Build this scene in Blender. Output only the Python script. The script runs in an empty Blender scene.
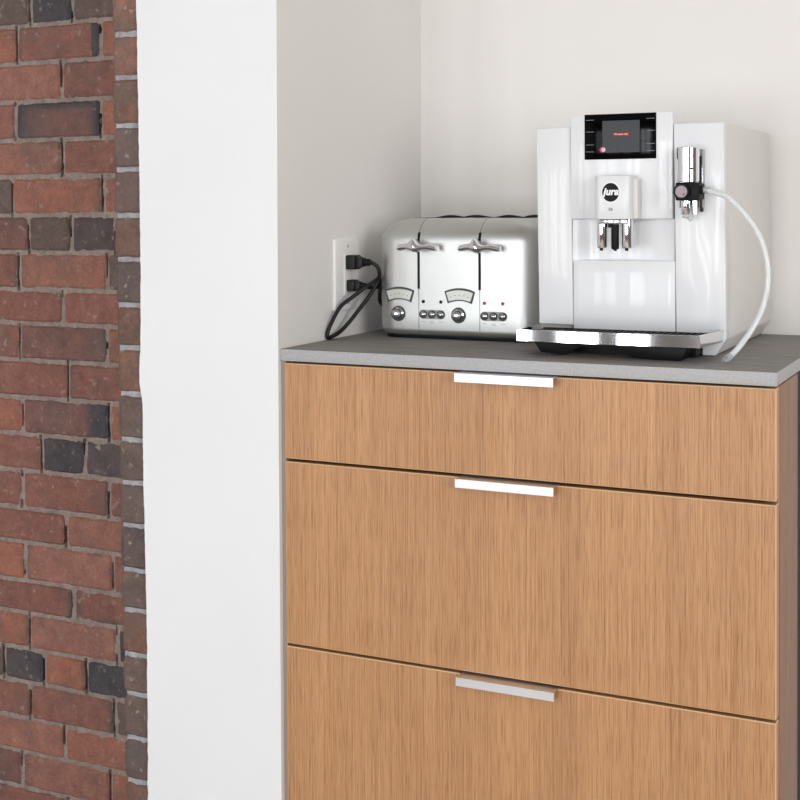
import bpy, bmesh, math, random
from mathutils import Vector, Matrix, noise
sc = bpy.context.scene
COL = sc.collection
PI = math.pi
random.seed(7)

# ------------------------------------------------------------------ camera
YAW, PITCH, ROLL = -.44913, -.02283, -.00567
CAM = Vector((1.07466, -1.79204, 1.12230))
F_PX, PP_Y = 1328.97, 236.73
fwd = Vector((math.sin(YAW)*math.cos(PITCH), math.cos(YAW)*math.cos(PITCH), math.sin(PITCH)))
rt = Vector((math.cos(YAW), -math.sin(YAW), 0)); up = rt.cross(fwd)
r2 = rt*math.cos(ROLL) + up*math.sin(ROLL); u2 = -rt*math.sin(ROLL) + up*math.cos(ROLL)
cd = bpy.data.cameras.new('camera'); cam = bpy.data.objects.new('camera', cd); COL.objects.link(cam)
cam.matrix_world = Matrix(((r2.x, u2.x, -fwd.x, CAM.x), (r2.y, u2.y, -fwd.y, CAM.y), (r2.z, u2.z, -fwd.z, CAM.z), (0, 0, 0, 1)))
cd.sensor_width = 36; cd.lens = F_PX/800*36
cd.shift_x = 0; cd.shift_y = -(400-PP_Y)/800
cd.clip_start = .02
sc.camera = cam

# ------------------------------------------------------------------ world, lights, exposure
w = bpy.data.worlds.new('world'); sc.world = w; w.use_nodes = True
w.node_tree.nodes['Background'].inputs[0].default_value = (.93, .97, 1, 1)
w.node_tree.nodes['Background'].inputs[1].default_value = .6
def area(name, loc, target, sx, sy, power, col):
    l = bpy.data.lights.new(name, 'AREA'); l.shape = 'RECTANGLE'; l.size = sx; l.size_y = sy
    l.energy = power; l.color = col
    o = bpy.data.objects.new(name, l); COL.objects.link(o); o.location = loc
    o.rotation_euler = (Vector(target)-Vector(loc)).to_track_quat('-Z', 'Y').to_euler()
    return o
FRONT_Y = -4.2
WINDOWS = [(-2.25, -1.75), (-1.55, -.85), (-.65, -.15), (.25, .85), (1.7, 2.3)]      # x ranges of the tall windows behind the camera
WZ0, WZ1 = .12, 2.0
for (a, b), p in zip(WINDOWS, (31, 47, 45, 70, 70)):
    area('window_daylight', ((a+b)/2, FRONT_Y-.12, (WZ0+WZ1)/2), ((a+b)/2, 0, (WZ0+WZ1)/2), b-a, WZ1-WZ0, p, (.95, .975, 1))
area('side_fill_light', (3.35, -2.2, 1.5), (0, -1.2, 1.3), 1.5, 1.5, 72, (1, .99, .98))  # unseen side light, added to fill the right-facing surfaces
sc.view_settings.view_transform = 'Standard'; sc.view_settings.look = 'None'
sc.view_settings.exposure = -.35; sc.view_settings.gamma = 1; sc.view_settings.use_curve_mapping = False

# ------------------------------------------------------------------ helpers
def lin(h):
    h = h.lstrip('#'); r = []
    for i in (0, 2, 4):
        c = int(h[i:i+2], 16)/255; r.append(c/12.92 if c <= .04045 else ((c+.055)/1.055)**2.4)
    return (*r, 1)
def mat(name, col, rough=.5, metal=0, coat=0, trans=0, ior=1.45, spec=.5):
    m = bpy.data.materials.new(name); m.use_nodes = True
    b = m.node_tree.nodes['Principled BSDF']
    b.inputs['Base Color'].default_value = lin(col) if isinstance(col, str) else (*col, 1)
    b.inputs['Roughness'].default_value = rough; b.inputs['Metallic'].default_value = metal
    b.inputs['Coat Weight'].default_value = coat; b.inputs['Coat Roughness'].default_value = .04
    b.inputs['Transmission Weight'].default_value = trans; b.inputs['IOR'].default_value = ior
    b.inputs['Specular IOR Level'].default_value = spec
    return m
class NT:
    def __init__(s, m): s.t = m.node_tree; s.b = s.t.nodes['Principled BSDF']
    def n(s, typ, **k):
        o = s.t.nodes.new(typ)
        for a, v in k.items():
            if a.startswith('i_'):
                key = a[2:]; key = int(key) if key.isdigit() else key.replace('_', ' ')
                o.inputs[key].default_value = v
            else: setattr(o, a, v)
        return o
    def l(s, a, b): s.t.links.new(a, b)
    def ramp(s, fac, stops):
        r = s.n('ShaderNodeValToRGB'); e = r.color_ramp.elements
        while len(e) < len(stops): e.new(.5)
        for q, (p, c) in zip(e, stops): q.position = p; q.color = c
        s.l(fac, r.inputs[0]); return r.outputs[0]
    def coord(s, scale, kind='Object'):
        c = s.n('ShaderNodeTexCoord'); mp = s.n('ShaderNodeMapping'); mp.inputs['Scale'].default_value = scale
        s.l(c.outputs[kind], mp.inputs[0]); return mp.outputs[0]
    def noise(s, vec, scale, detail=4, rough=.6):
        t = s.n('ShaderNodeTexNoise'); t.inputs['Scale'].default_value = scale
        t.inputs['Detail'].default_value = detail; t.inputs['Roughness'].default_value = rough
        s.l(vec, t.inputs['Vector']); return t.outputs[0]
    def mix(s, fac, a, b, mode='MIX'):
        x = s.n('ShaderNodeMix', data_type='RGBA', blend_type=mode)
        for v, i in ((fac, 0), (a, 6), (b, 7)):
            if hasattr(v, 'links'): s.l(v, x.inputs[i])
            else: x.inputs[i].default_value = v
        return x.outputs[2]
    def bump(s, h, strength, dist):
        b = s.n('ShaderNodeBump'); b.inputs['Strength'].default_value = strength; b.inputs['Distance'].default_value = dist
        s.l(h, b.inputs['Height']); s.l(b.outputs[0], s.b.inputs['Normal'])

def wood_mat(name, light, midc, dark, rough=.45):
    m = mat(name, light, rough); t = NT(m)
    v1 = t.coord((150, 150, 1.3)); n1 = t.noise(v1, 2.4, 6, .68)
    v2 = t.coord((14, 14, .35)); n2 = t.noise(v2, 1.6, 3, .5)
    v3 = t.coord((420, 420, 9)); n3 = t.noise(v3, 2.0, 3, .6)
    c = t.ramp(n1, [(.30, lin(dark)), (.46, lin(midc)), (.66, lin(light))])
    c2 = t.ramp(n2, [(.3, (.90, .87, .85, 1)), (.7, (1.04, 1.03, 1.01, 1))])
    c = t.mix(1.0, c, c2, 'MULTIPLY')
    v5 = t.coord((260, 260, 1.1)); n5 = t.noise(v5, 2.1, 2, .5)
    c = t.mix(.8, c, t.ramp(n5, [(.36, (.86, .82, .77, 1)), (.46, (1, 1, 1, 1)), (.62, (1.04, 1.04, 1.03, 1))]), 'MULTIPLY')
    c3 = t.ramp(n3, [(.40, (.66, .58, .50, 1)), (.49, (1, 1, 1, 1))])
    c = t.mix(.75, c, c3, 'MULTIPLY')
    t.l(c, t.b.inputs['Base Color']); t.bump(n1, .12, .0006)
    return m
def plaster_mat(name, col, amp=.03, bump=.25):
    m = mat(name, col, .75); t = NT(m)
    v = t.coord((1, 1, 1)); n = t.noise(v, 3.5, 3, .5); n2 = t.noise(v, 60, 4, .6)
    c = lin(col)
    cc = t.ramp(n, [(.3, tuple(x*(1-amp) for x in c[:3])+(1,)), (.7, c)])
    t.l(cc, t.b.inputs['Base Color']); t.bump(n2, bump, .0008); return m

M = {}
M['plaster'] = plaster_mat('white_plaster', '#f0f1f3')
M['paint'] = plaster_mat('warm_white_wall_paint', '#ebe8e5', .02, .12)
M['greywall'] = plaster_mat('grey_wall_paint', '#8a8784')
M['frame'] = mat('dark_window_frame', '#26282b', .5)
M['ceilpaint'] = plaster_mat('ceiling_paint', '#b5b3b0')
M['wood'] = wood_mat('oak_veneer', '#cd9f75', '#c19268', '#a07350')
M['woodedge'] = mat('oak_edge_band', '#dfbd92', .5)
M['shadewood'] = wood_mat('shaded_oak_side_veneer', '#aa866b', '#957258', '#7b5b44')  # oak darkened in colour to imitate the shade on the cabinet's side
M['filler'] = mat('grey_beige_filler', '#9d9187', .6)
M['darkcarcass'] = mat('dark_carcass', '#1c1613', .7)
M['gapdark'] = mat('dark_brown_cabinet_interior', '#3a2a20', .8)
M['alu'] = mat('satin_aluminium', '#e6e7ea', .42, 1)
M['chrome'] = mat('chrome', '#e6e7ea', .06, 1)
M['plate'] = mat('grey_steel_plate', '#8b8c8c', .5, .9)
M['chromed'] = mat('darker_chrome', '#b9bbbe', .12, 1)
M['gloss'] = mat('glossy_white_plastic', '#e4e5e7', .28, 0, .25, spec=.4)
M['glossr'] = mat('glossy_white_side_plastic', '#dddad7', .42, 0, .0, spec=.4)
M['seam'] = mat('dark_seam', '#4b4b4d', .7)
M['black'] = mat('matte_black_plastic', '#070708', .5, spec=.25)
M['blackglass'] = mat('black_glass', '#030304', .10, 0, 0, spec=.12)
M['rubber'] = mat('black_rubber', '#0d0c0c', .5)
M['outlet'] = mat('white_outlet_plastic', '#f2f0ee', .35)
M['redlamp'] = mat('red_indicator', '#a02020', .3)
M['knobface'] = mat('grey_rose_knob_face', '#8d8187', .4, .3)
M['printgrey'] = mat('grey_print', '#8b8e90', .5)
M['tube'] = mat('milky_clear_silicone', '#f2f4f5', .12, 0, .6, .35, 1.2)
M['clear'] = mat('clear_plastic', '#e8ecee', .05, 0, 0, .7, 1.3)
M['white'] = mat('white_print', '#f5f5f5', .5)
M['dial'] = mat('pale_dial_face', '#bcc0b8', .25, .2)
def emis(name, col, s, base='#101012'):
    m = mat(name, base,   .3, 0, 0, spec=.2); b = m.node_tree.nodes['Principled BSDF']
    b.inputs['Emission Color'].default_value = lin(col); b.inputs['Emission Strength'].default_value = s; return m
M['screen'] = emis('lit_grey_display', '#5a5b5f', .55)
M['screenred'] = emis('red_display_banner', '#d23a35', .7)
M['screenpink'] = emis('pink_display_icon', '#f0307f', .9)
M['screenwhite'] = emis('white_display_glyph', '#ffffff', .9)
M['screengrey'] = emis('grey_display_text', '#8d8d92', .5)

# brushed steel of the toaster
m = mat('brushed_steel', '#c6c7c5', .42, .95); t = NT(m)
v = t.coord((4, 4, 160)); n = t.noise(v, 6, 3, .6)
t.l(t.ramp(n, [(.3, (.37, .37, .37, 1)), (.7, (.45, .45, .45, 1))]), t.b.inputs['Roughness'])
t.bump(n, .03, .0003)
M['steel'] = m
# worktop: grey concrete-look laminate
m = mat('grey_concrete_laminate', '#8f8e8c', .6, spec=.15); t = NT(m)
v = t.coord((2, 14, 4)); n = t.noise(v, 7, 6, .7); v2 = t.coord((1, 1, 1)); n2 = t.noise(v2, 260, 3, .7)
c = t.ramp(n, [(.3, lin('#7f7c79')), (.7, lin('#9b9895'))])
c2 = t.ramp(n2, [(.35, (.86, .86, .86, 1)), (.65, (1.08, 1.08, 1.08, 1))])
t.l(t.mix(1, c, c2, 'MULTIPLY'), t.b.inputs['Base Color']); t.bump(n2, .15, .0004)
M['worktop'] = m
m = mat('pale_speckled_grey', '#bfbfc0', .55, spec=.3); t = NT(m)  # lighter speckled grey, used on every worktop face except the top
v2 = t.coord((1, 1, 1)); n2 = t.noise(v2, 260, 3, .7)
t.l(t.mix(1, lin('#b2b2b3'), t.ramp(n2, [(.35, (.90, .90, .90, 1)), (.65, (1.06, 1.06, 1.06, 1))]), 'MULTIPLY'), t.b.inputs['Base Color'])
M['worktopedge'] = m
# brick: colour per brick from an attribute, weathering from noise
def brick_mat(name, dirt):
    m = mat(name, '#9c5a48', .85); t = NT(m)
    a = t.n('ShaderNodeVertexColor', layer_name='Col')
    v = t.coord((1, 1, 1)); n = t.noise(v, 28, 6, .65); n2 = t.noise(v, 160, 5, .7); n3 = t.noise(v, 70, 3, .5); n4 = t.noise(v, 11, 4, .6)
    c = t.mix(1, a.outputs[0], t.ramp(n, [(.3, (.74, .74, .76, 1)), (.7, (1.22, 1.18, 1.16, 1))]), 'MULTIPLY')
    c = t.mix(1, c, t.ramp(n2, [(.3, (.80, .80, .80, 1)), (.7, (1.16, 1.16, 1.16, 1))]), 'MULTIPLY')
    c = t.mix(t.ramp(n4, [(.50, (0, 0, 0, 1)), (.72, (.55*dirt,)*3+(1,))]), c, lin('#6d625c'))
    c = t.mix(t.ramp(n3, [(.62, (0, 0, 0, 1)), (.76, (.5*dirt,)*3+(1,))]), c, lin('#b8a49a'))
    c = t.mix(t.ramp(n2, [(.24, (.8, .8, .8, 1)), (.30, (0, 0, 0, 1))]), c, lin('#3a2b28'))
    t.l(c, t.b.inputs['Base Color']); t.bump(n2, 1.0, .003)
    return m
M['brick'] = brick_mat('red_brick', 1); M['pierbrick'] = brick_mat('dusty_brick', 1.5)
def mortar_mat(name, c0, c1):
    m = mat(name, c0, .95); t = NT(m); v = t.coord((1, 1, 1)); n = t.noise(v, 40, 5, .7); n2 = t.noise(v, 220, 4, .7)
    c = t.ramp(n, [(.3, lin(c0)), (.7, lin(c1))])
    c = t.mix(1, c, t.ramp(n2, [(.3, (.75, .75, .75, 1)), (.7, (1.1, 1.1, 1.1, 1))]), 'MULTIPLY')
    t.l(c, t.b.inputs['Base Color']); t.bump(n2, .8, .002); return m
M['mortar'] = mortar_mat('brown_grey_mortar', '#8c7d74', '#b0a298')
M['mortarl'] = mortar_mat('pale_lime_mortar', '#8f8d90', '#bebec2')
# floor boards
M['floor'] = wood_mat('floor_boards', '#b5a797', '#a39482', '#8b7c6b')

def obj(name, bm, m, parent=None, smooth=True, keep=False):
    me = bpy.data.meshes.new(name)
    if not keep: bmesh.ops.recalc_face_normals(bm, faces=bm.faces)
    bm.to_mesh(me); bm.free()
    ms = m if isinstance(m, (list, tuple)) else [m]
    for x in ms: me.materials.append(M[x])
    if smooth:
        for p in me.polygons: p.use_smooth = True
        try: me.set_sharp_from_angle(angle=math.radians(35))
        except Exception: pass
    o = bpy.data.objects.new(name, me); COL.objects.link(o)
    if parent: o.parent = parent; o.matrix_parent_inverse = Matrix.Translation(-Vector(parent_loc(parent)))
    return o
def parent_loc(p):
    # parts' meshes are written in world coordinates; only the thing's own Empty is offset
    return p.location.copy() if p.type == 'EMPTY' else Vector((0, 0, 0))
def thing(name, label, cat, loc, group=None):
    o = bpy.data.objects.new(name, None); o.empty_display_size = .05; COL.objects.link(o); o.location = loc
    o['label'] = label; o['category'] = cat
    if group: o['group'] = group
    return o
def tag(o, label, cat, group=None):
    o['label'] = label; o['category'] = cat
    if group: o['group'] = group
    return o
def struct(name, bm, m, smooth=True):
    o = obj(name, bm, m, None, smooth); o['kind'] = 'structure'; return o
def box(bm, x0, x1, y0, y1, z0, z1, bev=0, seg=2, mi=0):
    n0 = set(bm.faces)
    r = bmesh.ops.create_cube(bm, size=1)['verts']
    for q in r: q.co = Vector(((x0+x1)/2+q.co.x*(x1-x0), (y0+y1)/2+q.co.y*(y1-y0), (z0+z1)/2+q.co.z*(z1-z0)))
    if bev:
        es = {e for q in r for e in q.link_edges}
        bmesh.ops.bevel(bm, geom=list(es), offset=bev, segments=seg, affect='EDGES', profile=.5)
    for f in bm.faces:
        if f not in n0: f.material_index = mi
def edge_band(o, m, tol=.02):
    """the bevelled rim faces take the edge band material"""
    o.data.materials.append(M[m])
    for p in o.data.polygons:
        if max(abs(c) for c in p.normal) < 1-tol: p.material_index = 1
def B(*a, **k):
    bm = bmesh.new(); box(bm, *a, **k); return bm
def prism(bm, pts, a0, a1, axis='Y', bev=0, seg=2):
    """pts 2-D outline; extruded along axis between a0 and a1"""
    def P(u, v, a): return {'Y': (u, a, v), 'X': (a, u, v), 'Z': (u, v, a)}[axis]
    v0 = [bm.verts.new(P(u, v, a0)) for u, v in pts]; v1 = [bm.verts.new(P(u, v, a1)) for u, v in pts]
    n = len(pts); fs = [bm.faces.new(v0), bm.faces.new(v1[::-1])]
    for i in range(n): fs.append(bm.faces.new((v0[i], v1[i], v1[(i+1) % n], v0[(i+1) % n])))
    bmesh.ops.recalc_face_normals(bm, faces=fs)
    if bev:
        es = {e for f in fs for e in f.edges}
        bmesh.ops.bevel(bm, geom=list(es), offset=bev, segments=seg, affect='EDGES', profile=.5)
def lathe(bm, prof, loc, axis='Z', n=32):
    """prof: (radius, height) list along axis direction; closed at both ends"""
    R = {'Z': Matrix.Identity(3), 'Y': Matrix(((1, 0, 0), (0, 0, 1), (0, 1, 0))), 'X': Matrix(((0, 0, 1), (0, 1, 0), (-1, 0, 0)))}[axis]
    L = Vector(loc); rings = []
    for r, h in prof:
        if r < 1e-6: rings.append([bm.verts.new(L+R@Vector((0, 0, h)))])
        else: rings.append([bm.verts.new(L+R@Vector((r*math.cos(2*PI*i/n), r*math.sin(2*PI*i/n), h))) for i in range(n)])
    for a, b in zip(rings, rings[1:]):
        for i in range(n):
            j = (i+1) % n
            if len(a) == 1 and len(b) == 1: continue
            if len(a) == 1: bm.faces.new((a[0], b[i], b[j]))
            elif len(b) == 1: bm.faces.new((a[i], a[j], b[0]))
            else: bm.faces.new((a[i], a[j], b[j], b[i]))
    for e in (rings[0], rings[-1]):
        if len(e) > 1: bm.faces.new(e)
def cr(pts, n=10):
    out = []; P = [Vector(p) for p in pts]; P = [2*P[0]-P[1]]+P+[2*P[-1]-P[-2]]
    for i in range(1, len(P)-2):
        a, b, c, d = P[i-1:i+3]
        for k in range(n):
            s = k/n; out.append(.5*((2*b)+(c-a)*s+(2*a-5*b+4*c-d)*s*s+(3*b-a-3*c+d)*s**3))
    out.append(P[-2]); return out
def tube(bm, pts, r, n=14, sm=10, inner=None):
    P = cr(pts, sm) if sm else [Vector(p) for p in pts]
    T = [(P[min(i+1, len(P)-1)]-P[max(i-1, 0)]).normalized() for i in range(len(P))]
    N = T[0].orthogonal().normalized(); rings = []
    for i, p in enumerate(P):
        N = (N - T[i]*N.dot(T[i])).normalized(); Bn = T[i].cross(N)
        rr = r(i/(len(P)-1)) if callable(r) else r
        rings.append([bm.verts.new(p+(N*math.cos(2*PI*k/n)+Bn*math.sin(2*PI*k/n))*rr) for k in range(n)])
    for a, b in zip(rings, rings[1:]):
        for k in range(n): bm.faces.new((a[k], a[(k+1) % n], b[(k+1) % n], b[k]))
    bm.faces.new(rings[0]); bm.faces.new(rings[-1])
def text(name, body, size, loc, m, parent, extr=.0002, shear=0, bold=0, align='CENTER', rot=(PI/2, 0, 0)):
    c = bpy.data.curves.new(name, 'FONT'); c.body = body; c.size = size; c.extrude = extr; c.align_x = align; c.align_y = 'CENTER'
    c.shear = shear; c.offset = bold
    tmp = bpy.data.objects.new('tmp', c); COL.objects.link(tmp)
    bpy.context.view_layer.update()
    me = bpy.data.meshes.new_from_object(tmp.evaluated_get(bpy.context.evaluated_depsgraph_get()))
    bpy.data.objects.remove(tmp)
    me.transform(Matrix.Translation(loc) @ Matrix.Rotation(rot[2], 4, 'Z') @ Matrix.Rotation(rot[0], 4, 'X'))
    me.materials.clear(); me.materials.append(M[m]); me.name = name
    o = bpy.data.objects.new(name, me); COL.objects.link(o)
    o.parent = parent; o.matrix_parent_inverse = Matrix.Translation(-parent_loc(parent)); return o

# ------------------------------------------------------------------ the room
FZ = -.12        # floor level
BY = .529        # back wall of the niche
CEIL = 2.6
struct('floor', B(-2.4, 3.4, FRONT_Y, BY+.2, FZ-.1, FZ), 'floor')
struct('ceiling', B(-2.4, 3.4, FRONT_Y, BY+.2, CEIL, CEIL+.1), 'ceilpaint')
struct('wall_back', B(-.25, 3.4, BY, BY+.15, FZ, CEIL), 'paint')
struct('wall_far_left', B(-2.55, -2.4, FRONT_Y, .32, FZ, CEIL), 'plaster')
bm = bmesh.new()      # right wall with an opening behind the added side light
for y0, y1, z0, z1 in ((FRONT_Y, -3.0, FZ, CEIL), (-1.4, BY, FZ, CEIL), (-3.0, -1.4, FZ, .7), (-3.0, -1.4, 2.3, CEIL)):
    box(bm, 3.4, 3.5, y0, y1, z0, z1)
struct('wall_right', bm, 'greywall')
bm = bmesh.new()      # wall behind the camera with three windows
xs = -2.4
for a, b in WINDOWS+[(3.4, 3.4)]:
    box(bm, xs, a, FRONT_Y-.1, FRONT_Y, FZ, CEIL)
    if b > a: box(bm, a, b, FRONT_Y-.1, FRONT_Y, FZ, WZ0); box(bm, a, b, FRONT_Y-.1, FRONT_Y, WZ1, CEIL)
    xs = b
struct('wall_front', bm, 'greywall')
for i, (a, b) in enumerate(WINDOWS):
    bm = bmesh.new()
    for x in (a+.035, (a+b)/2, b-.035): box(bm, x-.035, x+.035, FRONT_Y-.07, FRONT_Y-.02, WZ0, WZ1)
    for z in (WZ0+.02, (WZ0+WZ1)/2, WZ1-.02): box(bm, a, b, FRONT_Y-.068, FRONT_Y-.022, z-.02, z+.02)
    struct('window_%d' % (i+1), bm, 'frame')

# plaster pier: left side of the niche, its front coat overlaps the brick pier with a ragged edge
EDGE = [(2.6, -.2800), (1.4634, -.2659), (1.2996, -.2639), (1.1352, -.2629), (1.0199, -.2624), (.8877, -.2644), (.8628, -.2676), (.8297, -.2668), (.8051, -.262), (.7223, -.261), (.6061, -.26), (.4731, -.258), (.3899, -.257), (.1384, -.2585), (-1, -.2585)]
def pw(t, z):
    for (a, p), (b, q) in zip(t, t[1:]):
        if z >= b: return p+(q-p)*(a-z)/(a-b)
    return t[-1][1]
def edge_x(z): return pw(EDGE, z)
PIER = [(2.6, -.3200), (1.4683, -.3194), (1.20, -.3185), (.9685, -.3172), (.8011, -.3140), (.5318, -.3128), (.3968, -.3115), (.2958, -.3085), (-1, -.307)]
bm = bmesh.new()
lv = [(0, FZ), (0, .9), (.0022, 1.5), (.0022, CEIL)]
prism(bm, [(-.2455, FZ)]+lv+[(-.2455, CEIL)], -.0045, BY-.0002, 'Y')
pts = []
z = FZ
while z < CEIL:
    j = noise.noise(Vector((z*16, 3.1, 0)))*.0014+noise.noise(Vector((z*70, 9, 0)))*.0011
    pts.append((edge_x(z)+j, z)); z += .006
pts.append((edge_x(CEIL), CEIL))
prism(bm, [(-.2454, FZ)]+[(-.2454, CEIL)]+pts[::-1], -.0044, 0.0, 'Y')
for f in bm.faces:
    if f.normal.x > .99 and f.calc_center_median().x > -.1: f.material_index = 1      # the niche is painted a warmer white
struct('wall_left', bm, ['plaster', 'paint'], smooth=False)

# ---- bricks
C_ = {'R': '#93665b', 'O': '#a26f5e', 'B': '#71605a', 'D': '#524f52', 'L': '#a47466', 'M': '#775b56', 'X': '#615656', 'N': '#83615a'}
def brick(bm, lay, x0, x1, z0, z1, yf, col, two=None, depth=.03, rough=1.0):
    nx = max(6, int((x1-x0)/.007)); nz = 9
    seed = random.random()*50; tint = random.uniform(.92, 1.08); hue = random.uniform(-.025, .025)
    c = lin(C_[col]); c = (c[0]*tint*(1+hue), c[1]*tint, c[2]*tint*(1-hue), 1)
    c2 = lin(C_[two[0]]) if two else None
    g = []
    tilt = random.uniform(-.0015, .0015); yo = random.uniform(-.0012, .0012)
    r = .0045
    for j in range(nz+1):
        row = []
        for i in range(nx+1):
            u, v = i/nx, j/nz
            u = .5-.5*math.cos(PI*u) if False else u
            # cluster samples to the rim
            u = u+.06*math.sin(2*PI*u)*-1; v = v+.08*math.sin(2*PI*v)*-1
            x = x0+(x1-x0)*u; z = z0+(z1-z0)*v
            dx = min(x-x0, x1-x); dz = min(z-z0, z1-z)
            k = max(0, r-dx)/r; q = max(0, r-dz)/r
            e = min(1, math.sqrt(k*k+q*q))
            y = yf+yo+tilt*(u-.5)*2+r*.75*(1-math.sqrt(max(0, 1-e*e)))
            y += (noise.noise(Vector((x*45+seed, z*45, seed)))*.0012+noise.noise(Vector((x*160+seed, z*160, seed)))*.0005)*rough
            # worn corners pull in
            cx = (x-(x0+x1)/2); cz = (z-(z0+z1)/2)
            if k > 0 and q > 0: x -= math.copysign(.0022*min(1, k*q*2), cx); z -= math.copysign(.0022*min(1, k*q*2), cz)
            if dx < 1e-6 or dz < 1e-6:
                x += noise.noise(Vector((x*70+seed, z*70, 1)))*.0022*rough; z += noise.noise(Vector((x*70, z*70+seed, 5)))*.0018*rough
            vv = bm.verts.new((x, y, z)); 
            cc = c
            if two:
                s = two[1](u, v); s = max(0, min(1, s)); cc = tuple(c[h]*(1-s)+c2[h]*s for h in range(3))+(1,)
            vv[lay] = cc
            row.append(vv)
        g.append(row)
    for j in range(nz):
        for i in range(nx): bm.faces.new((g[j][i], g[j][i+1], g[j+1][i+1], g[j+1][i]))
    rim = g[0]+[g[j][nx] for j in range(1, nz+1)]+g[nz][nx-1::-1]+[g[j][0] for j in range(nz-1, 0, -1)]
    bk = []
    for q in rim:
        b_ = bm.verts.new((q.co.x, yf+depth, q.co.z)); b_[lay] = q[lay]; bk.append(b_)
    n = len(rim)
    for i in range(n): bm.faces.new((rim[i], bk[i], bk[(i+1) % n], rim[(i+1) % n]))
ZL = [1.4938, 1.4176, 1.3393, 1.2613, 1.1867, 1.1082, 1.0331, .9566, .8871, .8119, .7354, .6591, .584, .5057, .4361, .3561, .2898, .2153, .1451, .0699, -.0009]
def rim_dark(u, v): return 1-min(1, min(u*9, (1-u)*5, (1-v)*3.2))
rows = [   # per course (top first): joint x positions, colour of bricks left to right
 ([-.775, -.666], 'BDBB', {}), ([-.81, -.598], 'ORO', {1: ('D', lambda u, v: (1 if u > .93 else 0) if u > .9 else max(0, 1-u*14)*.8)}),
 ([-.696], 'LR', {}), ([-.816, -.599], 'RNO', {1: ('D', lambda u, v: 1.1*max(1-u*3.2, (v-.72)*5, (u-.86)*9))}), ([-.696], 'LR', {}),
 ([-.827, -.597], 'BOO', {}), ([-.785, -.676], 'NBX', {}), ([-.812, -.587], 'ROB', {}), ([-.699], 'RR', {}), ([-.811, -.589], 'RNO', {1: ('B', lambda u, v: (u-.9)*12)}),
 ([-.687], 'RR', {1: ('B', lambda u, v: 1-u*9)}), ([-.806, -.587], 'ONO', {1: ('D', lambda u, v: (u-.72)*9)}), ([-.759, -.648], 'RDX', {}), ([-.81, -.589], 'RRR', {}), ([-.698], 'RL', {}),
 ([-.805, -.581], 'OLR', {}), ([-.681], 'RR', {0: ('B', lambda u, v: (u-.9)*10), 1: ('B', lambda u, v: max(1-u*8, 1-v*5))}), ([-.794, -.573], 'OLD', {}), ([-.865, -.759, -.65], 'ADOD', {}), ([-.795, -.581], 'RRB', {1: ('B', lambda u, v: (u-.88)*9)}), ([-.707], 'LO', {}),
]
bm = bmesh.new(); lay = bm.verts.layers.float_color.new('Col')
C_['A'] = C_['B']
zs = ZL[:]
BX0, BX1 = -1.6, -.255
YB = .32
# extra courses above and below the frame
ztop = ZL[0]; courses = []
for i, (jo, cols, tw) in enumerate(rows[1:]): courses.append((ZL[i+1], ZL[i], jo, cols, tw))
courses.insert(0, (ZL[0], ZL[0]+.075, rows[0][0], rows[0][1], {}))
z = ZL[0]+.075
k = 0
while z < CEIL-.02:
    z2 = min(z+.075, CEIL); courses.append((z, z2, [-.70] if k % 2 else [-.81, -.59], None, {})); z = z2; k += 1
courses.append((-.0759, -.0009, [-.819, -.593], 'NLO', {}))
courses.append((FZ, -.0759, [-.70], None, {}))
J = .0085
joints = []
for z0, z1, jo, cols, tw in courses:
    xs = list(jo); extra_l = []; x = jo[0]
    while x > BX0: x -= .222; extra_l.append(x)
    x = jo[-1]; extra_r = []
    while x < BX1: x += .222 if len(cols or 'RR') != 3 else .11; extra_r.append(x)
    bounds = sorted(extra_l)+xs+extra_r
    first = len(extra_l)-1
    joints.append((z0, z1, bounds))
    for i in range(len(bounds)-1):
        a, b = max(bounds[i], BX0), min(bounds[i+1], BX1)
        if b-a < .025: continue
        ci = i-first
        if cols and 0 <= ci < len(cols): c = cols[ci]; t2 = tw.get(ci)
        else: c = random.choice('RRROLNB'); t2 = None
        if t2 is None and random.random() < .5:
            side = random.random() < .5
            t2 = ('B', (lambda u, v: (u-.9)*7) if side else (lambda u, v: (.1-u)*7))
        brick(bm, lay, a+J/2, b-J/2, z0+J/2, z1-J/2, YB, c, t2)
nb = len(bm.faces)
for f in bm.faces: f.material_index = 0
# mortar bed: an uneven sheet behind the brick faces
def mortar_y(x, z):
    y = YB+.0035+noise.noise(Vector((x*35, z*35, 2)))*.003+noise.noise(Vector((x*120, z*120, 7)))*.002
    for z0, z1, bs in joints:
        if z0 <= z < z1:
            for q in bs:      # open cracks where the pointing has left the brick
                if abs(x-q+.0022) < .0024 and noise.noise(Vector((q*9, z*14, 4))) > -.12: y += .014
            break
    return y
def mortar_sheet(x0, x1, nx, nz):
    grid = [[bm.verts.new((x0+(x1-x0)*i/nx, mortar_y(x0+(x1-x0)*i/nx, FZ+(CEIL-FZ)*j/nz), FZ+(CEIL-FZ)*j/nz)) for i in range(nx+1)] for j in range(nz+1)]
    for r_ in grid:
        for q in r_: q[lay] = (1, 1, 1, 1)
    for j in range(nz):
        for i in range(nx):
            f = bm.faces.new((grid[j][i], grid[j][i+1], grid[j+1][i+1], grid[j+1][i])); f.material_index = 1
mortar_sheet(BX0, -.9, 90, 300); mortar_sheet(-.9, -.5, 210, 540); mortar_sheet(-.5, BX1, 30, 300)
o0 = set(bm.faces)
box(bm, BX0, BX1, YB+.02, YB+.2, FZ, CEIL, mi=1)
struct('wall_far_back', bm, ['brick', 'mortar'])
bm = B(-2.4, BX0-.0005, YB, YB+.2, FZ, CEIL); struct('wall_back_left', bm, 'plaster')

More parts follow.
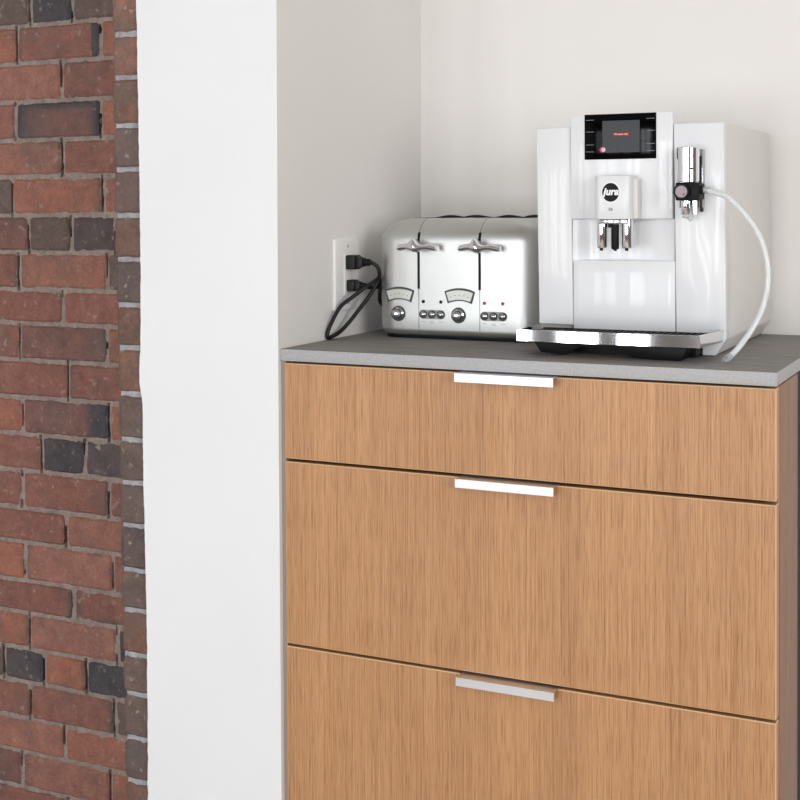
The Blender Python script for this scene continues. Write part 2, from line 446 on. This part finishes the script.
# near brick pier under the plaster edge
bm = bmesh.new(); lay = bm.verts.layers.float_color.new('Col')
SJ = [1.4106, 1.3388, 1.2589, 1.1863, 1.1101, 1.0367, .9607, .8892, .8119, .7353, .6637, .5914, .5165, .4491, .374, .3079, .2331, .16]
SC = 'ONBBNXNNBBBXBNBBX'
z = SJ[0]; SJt = []
while z < CEIL: z += .0735; SJt.append(min(z, CEIL))
z = SJ[-1]; SJb = []
while z > FZ+.02: z -= .0735; SJb.append(max(z, FZ))
SJ = SJt[::-1]+SJ+SJb; off = len(SJt)
C_['N'] = '#80604f'
for i in range(len(SJ)-1):
    z1, z0 = SJ[i], SJ[i+1]
    if z1-z0 < .02: continue
    k = i-off+1
    c = ('OO'+'NBBNXNNBBBXBNBBX'+'B')[k+0] if 0 <= k < 18 else random.choice('NBX')
    zm = (z0+z1)/2; xl = pw(PIER, zm)
    brick(bm, lay, xl-.001, -.2475, z0+.004, z1-.004, 0.0004, c, ('B', lambda u, v: .35+.7*noise.noise(Vector((u*3, v*3, i*2.)))), depth=.1, rough=.9)
nz = 500; nx = 14; grid = []
for j in range(nz+1):
    row = []
    z = FZ+(CEIL-FZ)*j/nz; xl = pw(PIER, z)
    for i in range(nx+1):
        x = xl+.0025+(-.249-xl)*i/nx
        y = .0048+noise.noise(Vector((x*60, z*60, 2)))*.003+noise.noise(Vector((x*200, z*200, 7)))*.0015
        q = bm.verts.new((x, y, z)); q[lay] = (1, 1, 1, 1); row.append(q)
    grid.append(row)
for j in range(nz):
    for i in range(nx):
        f = bm.faces.new((grid[j][i], grid[j][i+1], grid[j+1][i+1], grid[j+1][i])); f.material_index = 1
n0 = set(bm.faces)
prism(bm, [(-.305, FZ), (-.246, FZ), (-.246, CEIL), (-.316, CEIL)], .009, YB-.004, 'Y')
for f in bm.faces:
    if f not in n0: f.material_index = 1
struct('wall_near_left', bm, ['pierbrick', 'mortarl'])

# ------------------------------------------------------------------ cabinet
W = .7622
cab = thing('drawer_cabinet', 'oak veneer base cabinet with three wide drawers under the grey worktop', 'cabinet', (W/2, .27, FZ))
bm = bmesh.new()
box(bm, .011, .029, .022, .50, .1, .878); box(bm, .0295, W-.019, .022, .50, .1, .118); box(bm, .0295, W-.019, .48, .50, .118, .878)
box(bm, .0295, W-.019, .022, .10, .862, .878); box(bm, .03, W-.02, .07, .085, FZ, .0995)
obj('carcass', bm, 'gapdark', cab)
obj('filler_strip', B(.0006, .0080, .0045, .022, FZ, .8802), 'filler', cab)
obj('side_panel', B(W-.0185, W, .0215, .1675, FZ, .8795, .0006), 'shadewood', cab)
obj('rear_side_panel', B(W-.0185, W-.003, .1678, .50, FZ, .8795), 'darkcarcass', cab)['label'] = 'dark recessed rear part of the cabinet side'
HX0, HX1 = .3065, .4580
for (z1, z0, fl) in ((.8780, .7283, 0), (.72345, .43625, 0), (.43186, .1446, 0)):
    d = obj('drawer', B(.0086, W-.0005, 0.0, .0195, z0, z1, .0013, seg=1), 'wood', cab); edge_band(d, 'woodedge')
    # pale edge band along the rim of the front
    bm = bmesh.new()
    # aluminium edge pull: top plate, front lip
    x0, x1 = HX0, HX1
    prof = [(-.0195, z1+.0011), (.017, z1+.0011), (.017, z1+.0003), (-.0180, z1+.0003), (-.0180, z1-.0118), (-.0195, z1-.0118)]
    prism(bm, prof, x0, x1, 'X', bev=.0003, seg=1)
    obj('handle', bm, 'alu', d)
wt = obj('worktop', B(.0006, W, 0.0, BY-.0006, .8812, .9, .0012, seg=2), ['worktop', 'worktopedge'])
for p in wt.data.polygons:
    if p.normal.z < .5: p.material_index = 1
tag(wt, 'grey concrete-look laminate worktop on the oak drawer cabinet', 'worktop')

# ------------------------------------------------------------------ coffee machine
Fy = .151; T = .9; X0, X1 = .3722, .6600
cm = thing('coffee_machine', 'white glossy automatic coffee machine with chrome drip tray, right of the toaster', 'coffee machine', ((X0+X1)/2, .3, T))
# main body
bm = bmesh.new()
prism(bm, [(X0, .9262), (X0+.0148, T+.0012), (X1-.0138, T+.0012), (X1+.003, .9262), (X1, 1.242), (X0, 1.242)], Fy+.02, .512, 'Y', bev=.0022, seg=3)
obj('body', bm, 'glossr', cm)
# left front column, slightly lower; right front column
bm = bmesh.new()
prism(bm, [(X0, 1.2415), (.4279, 1.2420), (.4314, .9392), (X0+.004, .9398)], Fy+.0005, Fy+.021, 'Y', bev=.0018, seg=3)
obj('side_column', bm, 'gloss', cm)
bm = bmesh.new()
prism(bm, [(.5868, 1.2419), (X1, 1.2419), (X1+.004, .9262), (X1-.0120, T+.0016), (.6290, T+.0016), (.6290, .93), (.5905, .93)], Fy, Fy+.021, 'Y', bev=.0014, seg=3)
obj('side_column', bm, 'gloss', cm)
# head with display: rises above the columns, slopes down at the back
bm = bmesh.new()
prism(bm, [(Fy-.0035, 1.1015), (Fy-.0035, 1.2600), (Fy+.008, 1.2600), (Fy+.15, 1.2425), (Fy+.15, 1.236), (Fy+.03, 1.236), (Fy+.03, 1.1015)], .4290, .5861, 'X', bev=.0016, seg=3)
hd = obj('head_panel', bm, 'gloss', cm)
# recessed wall behind spouts (shallow concave)
bm = bmesh.new()
n = 12; pts = [(.4315, Fy+.004)]
pts = [(.4305+(.1572)*i/n, Fy+.003+.012*math.sin(PI*i/n)**.7) for i in range(n+1)]
prism(bm, pts+[(.5877, Fy+.03), (.4305, Fy+.03)], 1.036, 1.1012, 'Z')
obj('spout_recess', bm, 'gloss', cm)
# lower door, bowed slightly
n = 14; pts = [(.4322+(.5889-.4322)*i/n, Fy-.0005-.0035*math.sin(PI*i/n)) for i in range(n+1)]
bm = bmesh.new(); prism(bm, pts+[(.5889, Fy+.03), (.4322, Fy+.03)], .934, 1.0388, 'Z', bev=.0006, seg=2)
obj('grounds_drawer', bm, 'gloss', cm)
obj('seam', B(.4282, .4318, Fy+.006, Fy+.03, .934, 1.2405), 'seam', cm)
obj('seam', B(.5862, .5900, Fy+.006, Fy+.03, .934, 1.236), 'seam', cm)
# display
dsp = obj('display', B(.4518, .5620, Fy-.0052, Fy-.0035, 1.1912, 1.2592, .0006), 'blackglass', hd)
obj('screen', B(.4800, .5372, Fy-.0057, Fy-.0053, 1.2012, 1.2489), 'screen', hd)
def pt(x, y): return None
obj('display_banner', B(.4970, .5210, Fy-.0060, Fy-.0058, 1.2258, 1.2312, .00005), 'screenred', hd)
text('display_text', 'Fill water tank', .0036, (.5090, Fy-.0062, 1.2285), 'screenwhite', hd, .00005, bold=.00004)
bm = bmesh.new(); lathe(bm, [(.0042, 0), (.0042, .0004)], (.4798, Fy-.0058, 1.2058), 'Y'); obj('display_icon', bm, 'screenpink', hd)
bm = bmesh.new(); lathe(bm, [(.0030, 0), (.0030, .0003)], (.4818, Fy-.0062, 1.2058), 'Y', 20); obj('display_icon', bm, 'screenwhite', hd)
text('display_text', '0', .0048, (.4818, Fy-.0066, 1.2058), 'screenpink', hd, .00005)
text('display_text', '- 6', .0036, (.4985, Fy-.0060, 1.2058), 'screengrey', hd, .00005)
for z in (1.2508, 1.2330, 1.2135, 1.2030):
    for a, b in ((.4545, .4665), (.5475, .5600)): obj('button_mark', B(a, b, Fy-.0056, Fy-.0052, z-.0003, z+.0003), 'printgrey', hd)
# spout block
bm = bmesh.new()
pr = [(.4765, Fy-.004)]
def rr(x0, x1, y0, y1, r, n=6):
    o = []
    for cx, cy, a in ((x0+r, y0+r, PI), (x1-r, y0+r, 1.5*PI)):
        for i in range(n+1): o.append((cx+r*math.cos(a+i*PI/2/n), cy+r*math.sin(a+i*PI/2/n)))
    return o+[(x1, y1), (x0, y1)]
prism(bm, rr(.4768, .5335, .109, Fy-.0032, .011), 1.1016, 1.1658, 'Z', bev=.0012, seg=2)
sp = obj('coffee_spout', bm, 'gloss', cm)
obj('spout_slide', B(.4810, .5395, .126, Fy-.0033, 1.1020, 1.1610, .001), 'glossr', sp)
LG = (.5040, 1.1412)
def ell(bm, rx, rz, y0, y1, c, n=48, z_in=0):
    prism(bm, [(c[0]+rx*math.cos(2*PI*i/n), c[1]+rz*math.sin(2*PI*i/n)) for i in range(n)], y0, y1, 'Y')
bm = bmesh.new(); ell(bm, .0150, .0160, .1078, .1092, LG); obj('logo_ring', bm, 'white', sp)
bm = bmesh.new(); ell(bm, .0127, .0138, .1070, .1079, LG); obj('logo_badge', bm, 'black', sp)
text('logo_text', 'jura', .0148, (LG[0]+.0004, .1066, LG[1]+.0008), 'white', sp, .0002, shear=.25, bold=.0006)
text('model_text', 'E8', .0062, (.5035, .1087, 1.1160), 'printgrey', sp, .0002, bold=.0001)
# nozzles
bm = bmesh.new(); box(bm,    .4850, .5280, .112, .135, 1.0945, 1.1018, .001); obj('spout_bracket', bm, 'chromed', sp)
for x in (.4868, .5252):
    bm = bmesh.new(); lathe(bm, [(.0075, 0), (.0082, .002), (.0082, .0425)], (x, .122, 1.0587), 'Z', 24)
    nz_ = obj('nozzle', bm, 'chrome', sp)
    bm = bmesh.new(); lathe(bm, [(.0024, 0), (.0026, .004)], (x-.0005, .119, 1.0548), 'Z', 16); obj('nozzle_tip', bm, 'black', nz_)
bm = bmesh.new(); lathe(bm, [(.0052, 0), (.0058, .003), (.0058, .037)], (.5070, .120, 1.0570), 'Z', 20); box(bm, .4975, .5030, .116, .124, 1.0890, 1.0955)
lathe(bm, [(.0025, 0), (.0025, .003)], (.5070, .120, 1.0545), 'Z', 12)
obj('water_nozzle', bm, 'black', sp)
# milk system on the right column
mk = obj('milk_frother', B(.5985, .6330, .137, Fy-.0005, 1.1180, 1.2030, .001), 'chromed', cm)
bm = bmesh.new(); lathe(bm, [(.0162, 0), (.0168, .0008), (.0168, .0492), (.0162, .05)], (.6135, .128, 1.1552), 'Z', 40); obj('frother_cylinder', bm, 'chrome', mk)
bm = bmesh.new(); box(bm, .5990, .6330, .113, .147, 1.1285, 1.1545, .0015); box(bm, .6310, .6365, .122, .136, 1.1370, 1.1500, .001); box(bm, .6300, .6318, .131, .148, 1.112, 1.193, .001)
obj('frother_valve', bm, 'black', mk)
bm = bmesh.new(); lathe(bm, [(.0118, 0), (.0118, -.0070), (.0110, -.0080), (.0088, -.0080), (.0088, -.0068), (0, -.0068)], (.6095, .112, 1.1412), 'Y', 36)
for v in bm.verts: v.co.y = .112-abs(v.co.y-.112)
kn = obj('frother_knob', bm, 'black', mk)
bm = bmesh.new(); lathe(bm, [(0, 0), (.0086, 0), (.0086, .0006), (0, .0006)], (.6095, .1042, 1.1412), 'Y', 30); obj('knob_face', bm, 'knobface', kn)
obj('knob_mark', B(.6120, .6145, .1034, .1040, 1.1355, 1.1385), 'redlamp', kn)
bm = bmesh.new(); lathe(bm, [(.0064, 0), (.0070, .001), (.0070, .0200)], (.6110, .127, 1.1080), 'Z', 28); lathe(bm, [(.0042, 0), (.0042, .020)], (.6240, .127, 1.1085), 'Z', 20)
obj('frother_outlet', bm, 'chrome', mk)
bm = bmesh.new(); lathe(bm, [(.0045, 0), (.0062, .002), (.0062, .0050)], (.6110, .127, 1.1028), 'Z', 24); tube(bm, [(.613, .126, 1.1045), (.6185, .124, 1.0995), (.6215, .123, 1.1045)], .0018, 10, 6)
obj('frother_tip', bm, 'clear', mk)
bm = bmesh.new(); lathe(bm, [(.0018, 0), (.0018, .001)], (.6225, .1128, 1.1745), 'Y', 14); obj('screw', bm, 'black', mk)
# tube
path = [(.6350, .128, 1.1440), (.652, .126, 1.1400), (.6715, .122, 1.1330), (.6900, .120, 1.1160), (.7060, .120, 1.0960), (.7195, .120, 1.0720), (.7280, .119, 1.0400), (.7290, .117, 1.0080), (.7225, .113, .9760), (.7090, .101, .9450), (.6940, .090, .9215), (.6840, .079, .9095)]
bm = bmesh.new(); tube(bm, path, .0040, 18, 10)
tb = obj('milk_hose', bm, 'tube', cm)
bm = bmesh.new(); tube(bm, [(.6850, .0800, .9105), (.6800, .0730, .9065)], .0048, 16, 0); tube(bm, [(.6805, .0735, .9068), (.6775, .0690, .9046)], .0034, 16, 0); obj('hose_connector', bm, 'clear', tb)
bm = bmesh.new(); tube(bm, [(.6355, .128, 1.1440), (.6440, .127, 1.1425)], .0048, 16, 0); obj('hose_connector', bm, 'clear', tb)
# drip tray: chrome rim, black grille
def tray_outline(inset, back):
    L, R, N = .3775+inset, .6490-inset, 20
    o = [(X1+.0015-inset*.8, back), (R+.0005, .0560+inset)]
    for i in range(N+1):
        u = i/N; x = R-(R-L)*u; o.append((x, .0500-.0055*math.sin(PI*u)+inset))
    o += [(L-.001, .062+inset), (.3715+inset, back)]
    return o
bm = bmesh.new()
out = tray_outline(0, Fy+.012); inn = tray_outline(.0042, Fy+.012)
zt, zb = .9395, .9228
def ring(pts, z): return [bm.verts.new((x, y, z)) for x, y in pts]
a, b, c, d = ring(out, zb), ring(out, zt), ring(inn, zt), ring(inn, zb)
n = len(out)
for i in range(n-1):
    bm.faces.new((a[i], a[i+1], b[i+1], b[i])); bm.faces.new((b[i], b[i+1], c[i+1], c[i])); bm.faces.new((c[i], c[i+1], d[i+1], d[i])); bm.faces.new((d[i], d[i+1], a[i+1], a[i]))
bm.faces.new((a[0], b[0], c[0], d[0])); bm.faces.new((a[-1], b[-1], c[-1], d[-1]))
tr = obj('drip_tray', bm, 'chrome', cm)
bm = bmesh.new(); prism(bm, [(x, y) for x, y in tray_outline(.0045, Fy-.0012)], .9232, .9300, 'Z')
obj('tray_basin', bm, 'black', tr)
bm = bmesh.new()
for i in range(26):
    x = .392+i*.0098; box(bm, x-.0022, x+.0022, .064, Fy-.008, .9302, .9345)
box(bm, .386, .645, .060, .064, .9302, .9350); box(bm, .386, .645, Fy-.008, Fy-.0045, .9302, .9350)
obj('drip_grille', bm, 'black', tr)
# black under-tray with two feet lobes
bm = bmesh.new()
prism(bm, [(.395, .9222), (.408, .9052), (.445, .9030), (.468, .9150), (.520, .9150), (.545, .9030), (.602, .9015), (.618, .9015), (.6275, .9222)], .070, Fy+.018, 'Y', bev=.001); box(bm, .412, .6280, .118, Fy+.0185, .9020, .9220)
obj('base', bm, 'black', cm)

# ------------------------------------------------------------------ toaster
TX0, TX1, TY0, TY1 = .0515, .347, .2265, .500
TZ0, TZ1 = .9050, 1.1020
to = thing('toaster', 'brushed steel four-slice toaster with two chrome levers, left of the coffee machine', 'toaster', ((TX0+TX1)/2, (TY0+TY1)/2, T))
def rrect(x0, x1, y0, y1, r, n=10):
    o = []
    for cx, cy, a in ((x1-r, y1-r, 0), (x0+r, y1-r, PI/2), (x0+r, y0+r, PI), (x1-r, y0+r, 1.5*PI)):
        for i in range(n+1): o.append((cx+r*math.cos(a+i*PI/2/n), cy+r*math.sin(a+i*PI/2/n)))
    return o
bm = bmesh.new(); rings = []
RT, RB, RV = .052, .012, .040
lev = []
for i in range(9): a = PI/2*(1-i/8); lev.append((TZ0+RB*(1-math.cos(PI/2-a)), RB*(1-math.sin(PI/2-a))))
for i in range(1, 6): lev.append((TZ0+RB+(TZ1-RT-TZ0-RB)*i/6, 0))
RTz = .040
for i in range(15): a = PI/2*i/14; lev.append((TZ1-RTz+RTz*math.sin(a), RT*(1-math.cos(a))))
for z, ins in lev:
    rings.append([bm.verts.new((x, y, z)) for x, y in rrect(TX0+ins*1.15, TX1-ins*1.15, TY0+ins*.9, TY1-ins*.9, max(.004, RV-ins*.75))])
for a, b in zip(rings, rings[1:]):
    k = len(a)
    for i in range(k): bm.faces.new((a[i], a[(i+1) % k], b[(i+1) % k], b[i]))
bm.faces.new(rings[0]); bm.faces.new(rings[-1])
tbdy = obj('body', bm, 'steel', to)
tbdy.data.set_sharp_from_angle(angle=math.radians(60))
def front_y(z):      # depth of the body's front skin at height z
    if z > TZ1-RTz:
        s = min(1, (z-(TZ1-RTz))/RTz); return TY0+RT*.9*(1-math.sqrt(1-s*s))
    if z < TZ0+RB:
        s = (TZ0+RB-z)/RB; return TY0+RB*.9*(1-math.sqrt(max(0, 1-s*s)))
    return TY0
bm = bmesh.new()
bm2 = rrect(TX0+.012, TX1-.012, TY0+.008, TY1-.01, .025)
prism(bm, bm2, T+.002, TZ0+.004, 'Z'); obj('base', bm, 'black', to)
for x in (TX0+.04, TX1-.04):
    for y in (TY0+.04, TY1-.04): bm = bmesh.new(); lathe(bm, [(.010, 0), (.010, .003)], (x, y, T+.0003), 'Z', 16); obj('foot', bm, 'rubber', to)
SX = (.1361, .2464)
def strip(bm, x, z0, z1, w, lift, n=14, lean=None):
    """a thin band that follows the front skin"""
    L = []
    for i in range(n+1):
        z = z0+(z1-z0)*i/n; y = front_y(z)-lift; L.append([bm.verts.new((x-w/2, y, z)), bm.verts.new((x+w/2, y, z)), bm.verts.new((x+w/2, y+.002, z+.0005)), bm.verts.new((x-w/2, y+.002, z+.0005))])
    for a, b in zip(L, L[1:]):
        for i in range(4): bm.faces.new((a[i], a[(i+1) % 4], b[(i+1) % 4], b[i]))
    bm.faces.new(L[0]); bm.faces.new(L[-1])
for x in SX:
    bm = bmesh.new(); strip(bm, x, TZ0+.001, .986, .0010, .0002); obj('seam', bm, 'seam', to); bm = bmesh.new(); strip(bm, x, 1.074, TZ1-.0006, .0008, .0003, 20); obj('seam', bm, 'seam', to)
    bm = bmesh.new(); strip(bm, x, .984, 1.0785, .0044, .0004, 24); sl = obj('lever_slot', bm, 'black', to)
    # chrome lever: a winged moustache bar with a raised middle
    bm = bmesh.new(); rings = []
    N = 40; zc = 1.0535; hw = .0360
    for i in range(N+1):
        u = -1+2*i/N; X = x+.0070+u*.0365
        h = .0060+.0075*math.exp(-((u+.15)/.2)**2)+.0012*math.cos(u*2.6*PI)*(1-abs(u))
        if abs(u) > .9: h *= math.sqrt(max(.02, 1-((abs(u)-.9)/.1)**2))
        dp = .0095+.004*math.exp(-(u/.3)**2)+.002*abs(u)
        if abs(u) > .9: dp *= math.sqrt(max(.03, 1-((abs(u)-.9)/.1)**2))
        yc = TY0-.020-.003*math.cos(u*PI); zz = zc-.0012*math.cos(u*2*PI)+(.004*math.exp(-((u+.15)/.2)**2))
        rings.append([bm.verts.new((X, yc+dp*math.cos(a), zz+h*math.sin(a)*(1 if math.sin(a) > 0 else .8))) for a in [2*PI*k/16 for k in range(16)]])
    for a, b in zip(rings, rings[1:]):
        for k in range(16): bm.faces.new((a[k], a[(k+1) % 16], b[(k+1) % 16], b[k]))
    bm.faces.new(rings[0]); bm.faces.new(rings[-1])
    box(bm, x-.0018, x+.0018, TY0-.014, TY0-.0006, zc-.003, zc+.004)
    obj('lever', bm, 'chrome', to)
def arc_window(bm, x, z, inset, y0, y1):
    o = []; S_ = 1.02
    for i in range(13):
        a = math.radians(118-56*i/12); o.append((x+S_*.0500*math.cos(a)*1.14, z+S_*(.0500*math.sin(a)-.0500)+.0122))
    for i in range(13):
        a = math.radians(62+56*i/12); o.append((x+S_*.0500*.66*math.cos(a)*1.36, z+S_*(.0500*math.sin(a)*.8-.0500*.8)-.0090))
    cz = z-.001; hx, hz = .0267, .0135
    o = [(x+(u-x)*(1-inset/hx), cz+(v-cz)*(1-inset/hz*1.15)) for u, v in o]
    prism(bm, o, y0, y1, 'Y')
for s, x in enumerate(SX):
    dx = x-.0355
    dw = None
    bm = bmesh.new(); arc_window(bm, dx, .9745, 0, TY0-.0012, TY0+.001); fr = obj('browning_window', bm, 'seam', to)
    bm = bmesh.new(); arc_window(bm, dx, .9745, .0032, TY0-.0017, TY0-.0013); obj('window_face', bm, 'dial', fr)
    bm = bmesh.new()
    for k in range(5):
        a = math.radians(112-11*k); box(bm, dx+.041*math.cos(a)-.0014, dx+.041*math.cos(a)+.0014, TY0-.0020, TY0-.0018, .9340+.041*math.sin(a)-.0004, .9340+.041*math.sin(a)+.0004)
    obj('window_scale', bm, 'seam', fr)
    bm = bmesh.new(); lathe(bm, [(.0132, 0), (.0126, -.0016), (.0112, -.0016)], (dx-.0025, TY0-.0006, .9415), 'Y', 36)
    ds = obj('dial_ring', bm, 'seam', to)
    bm = bmesh.new(); lathe(bm, [(0, -.015), (.0058, -.0148), (.0072, -.0138), (.0080, -.004), (.0108, -.002), (.0112, 0)], (dx-.0025, TY0-.0012, .9415), 'Y', 36)
    for v in bm.verts: pass
    kb = obj('dial_knob', bm, 'chromed', to)
    # three buttons in an oval recess plate
    bxs = [x+.0085+k*.0160 for k in range(3)]
    bm = bmesh.new(); prism(bm, rrect(bxs[0]-.0075, bxs[2]+.0075, .9340, .9492, .0075), TY0-.0008, TY0+.001, 'Y'); bp_ = obj('button_plate', bm, 'plate', to)
    for bx in bxs:
        bm = bmesh.new(); lathe(bm, [(.0070, 0), (.0070, -.0012), (.0055, -.0012)], (bx, TY0-.0008, .9416), 'Y', 24); g = obj('button', bm, 'seam', to)
        bm = bmesh.new(); lathe(bm, [(.0050, 0), (.0050, -.0018), (.0032, -.0034), (0, -.0040)], (bx, TY0-.0014, .9416), 'Y', 24); obj('button_cap', bm, 'chromed', g)
    for k, bx in enumerate((x+.0085, x+.0405)):
        bm = bmesh.new(); lathe(bm, [(.0028, 0), (.0028, -.0012), (0, -.0020)], (bx, TY0-.0001, .9628), 'Y', 18); l = obj('indicator_light', bm, 'redlamp' if s else 'black', to)
    for k, tx in enumerate(('BAGEL', 'DEFROST', 'REHEAT')):
        pass
    bm = bmesh.new()
    for k in range(3):
        for r_ in range(2 if k == 1 else 1):
            box(bm, bxs[k]-.004, bxs[k]+.004, TY0-.0003, TY0, .9290-r_*.0022, .9298-r_*.0022)
    obj('button_print', bm, 'printgrey', to)
# bread slots in the top, running front to back, with low dark guards
for xc in (.118, .166, .228, .276):
    bm = bmesh.new(); n = 16; L = []
    y0, y1 = TY0+.052, TY1-.045
    prism(bm, rrect(xc-.0150, xc+.0150, y0, y1, .006, 5), TZ1-.0005, TZ1+.0004, 'Z'); so = obj('bread_slot', bm, 'black', to)
    bm = bmesh.new()
    for sx in (1,):
        pts = [(y0+.006+(y1-y0-.012)*i/n, TZ1+.0004+.0042*math.sin(PI*i/n)**1.8) for i in range(n+1)]
        prism(bm, pts+[(y1-.006, TZ1+.0002), (y0+.006, TZ1+.0002)], xc+sx*.0152-.0008, xc+sx*.0152+.0008, 'X')
        obj('slot_guard', bm, 'black', so); bm = bmesh.new()
    bm.free()

# ------------------------------------------------------------------ wall outlet and cords
OY = .2235
ol = thing('wall_outlet', 'white wall outlet plate on the left niche wall with two plugs in it', 'outlet', (0, OY, 1.005))
bm = bmesh.new()
def wallx(z): return 0 if z < .9 else -.0035*(z-.9)/.6
prism(bm, [(OY-.050, .9455), (OY+.037, .9455), (OY+.037, 1.0675), (OY-.050, 1.0675)], .0001, .0062, 'X', bev=.0022, seg=3)
obj('plate', bm, 'outlet', ol)
obj('receptacle', B(.0063, .0078, OY-.0205, OY+.0125, .972, 1.041, .0006), 'outlet', ol)
for z in (1.0555, .9580):
    bm = bmesh.new(); lathe(bm, [(.0030, 0), (.0030, .0012), (.002, .0016)], (.0060, OY-.0055, z), 'X', 16); obj('screw', bm, 'alu', ol)
def plug(x, y, z, s):
    bm = bmesh.new()
    box(bm, .0080, .0080+.018*s, y-.013*s, y+.013*s, z-.0125*s, z+.0125*s, .0025, seg=3)
    prism(bm, [(.0080+.017*s, z-.011*s), (.0080+.030*s, z-.0070*s), (.0080+.030*s, z+.0070*s), (.0080+.017*s, z+.011*s)], y-.009*s, y+.009*s, 'Y', bev=.001)
    for k in range(3): lathe(bm, [(.0062*s, 0), (.0062*s, .0022*s)], (.0080+(.030+k*.0042)*s, y, z), 'X', 16)
    lathe(bm, [(.0048*s, 0), (.0040*s, .014*s)], (.0080+.030*s, y, z), 'X', 16)
    return bm
# cord of the toaster: from the upper plug down in a loop, up again and into the toaster
c1 = thing('power_cord', 'black cord from the upper plug of the outlet, looping down to the worktop', 'cord', (.02, OY, T))
obj('plug', plug(0, OY-.005, 1.0275, .98), 'rubber', c1)
P1 = [(.040, OY-.005, 1.0275), (.050, OY, 1.0265), (.0580, OY+.004, 1.0200), (.0600, OY+.008, 1.0080), (.0540, .2360, .9930), (.0430, .2240, .9680), (.0320, .2120, .9490), (.0220, .1960, .9290), (.0130, .1780, .9125), (.0065, .1580, .9045), (.0050, .1480, .9045),
      (.0050, .1470, .9120), (.0080, .1540, .9270), (.0160, .1720, .9540), (.0300, .1900, .9700), (.0450, .2060, .9850), (.0520, .2220, .9930), (.0500, .2480, .9990), (.0490, .2560, .9900), (.0460, .2600, .9720), (.0440, .2640, .9600), (.0450, .2700, .9530), (.0472, .2740, .9520)]
bm = bmesh.new(); tube(bm, P1, .0034, 12, 8); obj('cable', bm, 'rubber', c1)
c2 = thing('power_cord', 'black cord from the lower plug of the outlet, running behind the toaster', 'cord', (.02, OY, T+.08))
obj('plug', plug(0, OY-.005, .9875, .80), 'rubber', c2)
P2 = [(.034, OY-.005, .9875), (.0400, .2300, .9840), (.0370, .2700, .9820), (.0380, .31, .9700), (.0340, .42, .9350), (.0360, .48, .9100), (.0800, .5100, .9045), (.2000, .5150, .9045), (.3600, .5180, .9045), (.45, .5195, .9045)]
bm = bmesh.new(); tube(bm, P2, .0032, 12, 8); obj('cable', bm, 'rubber', c2)
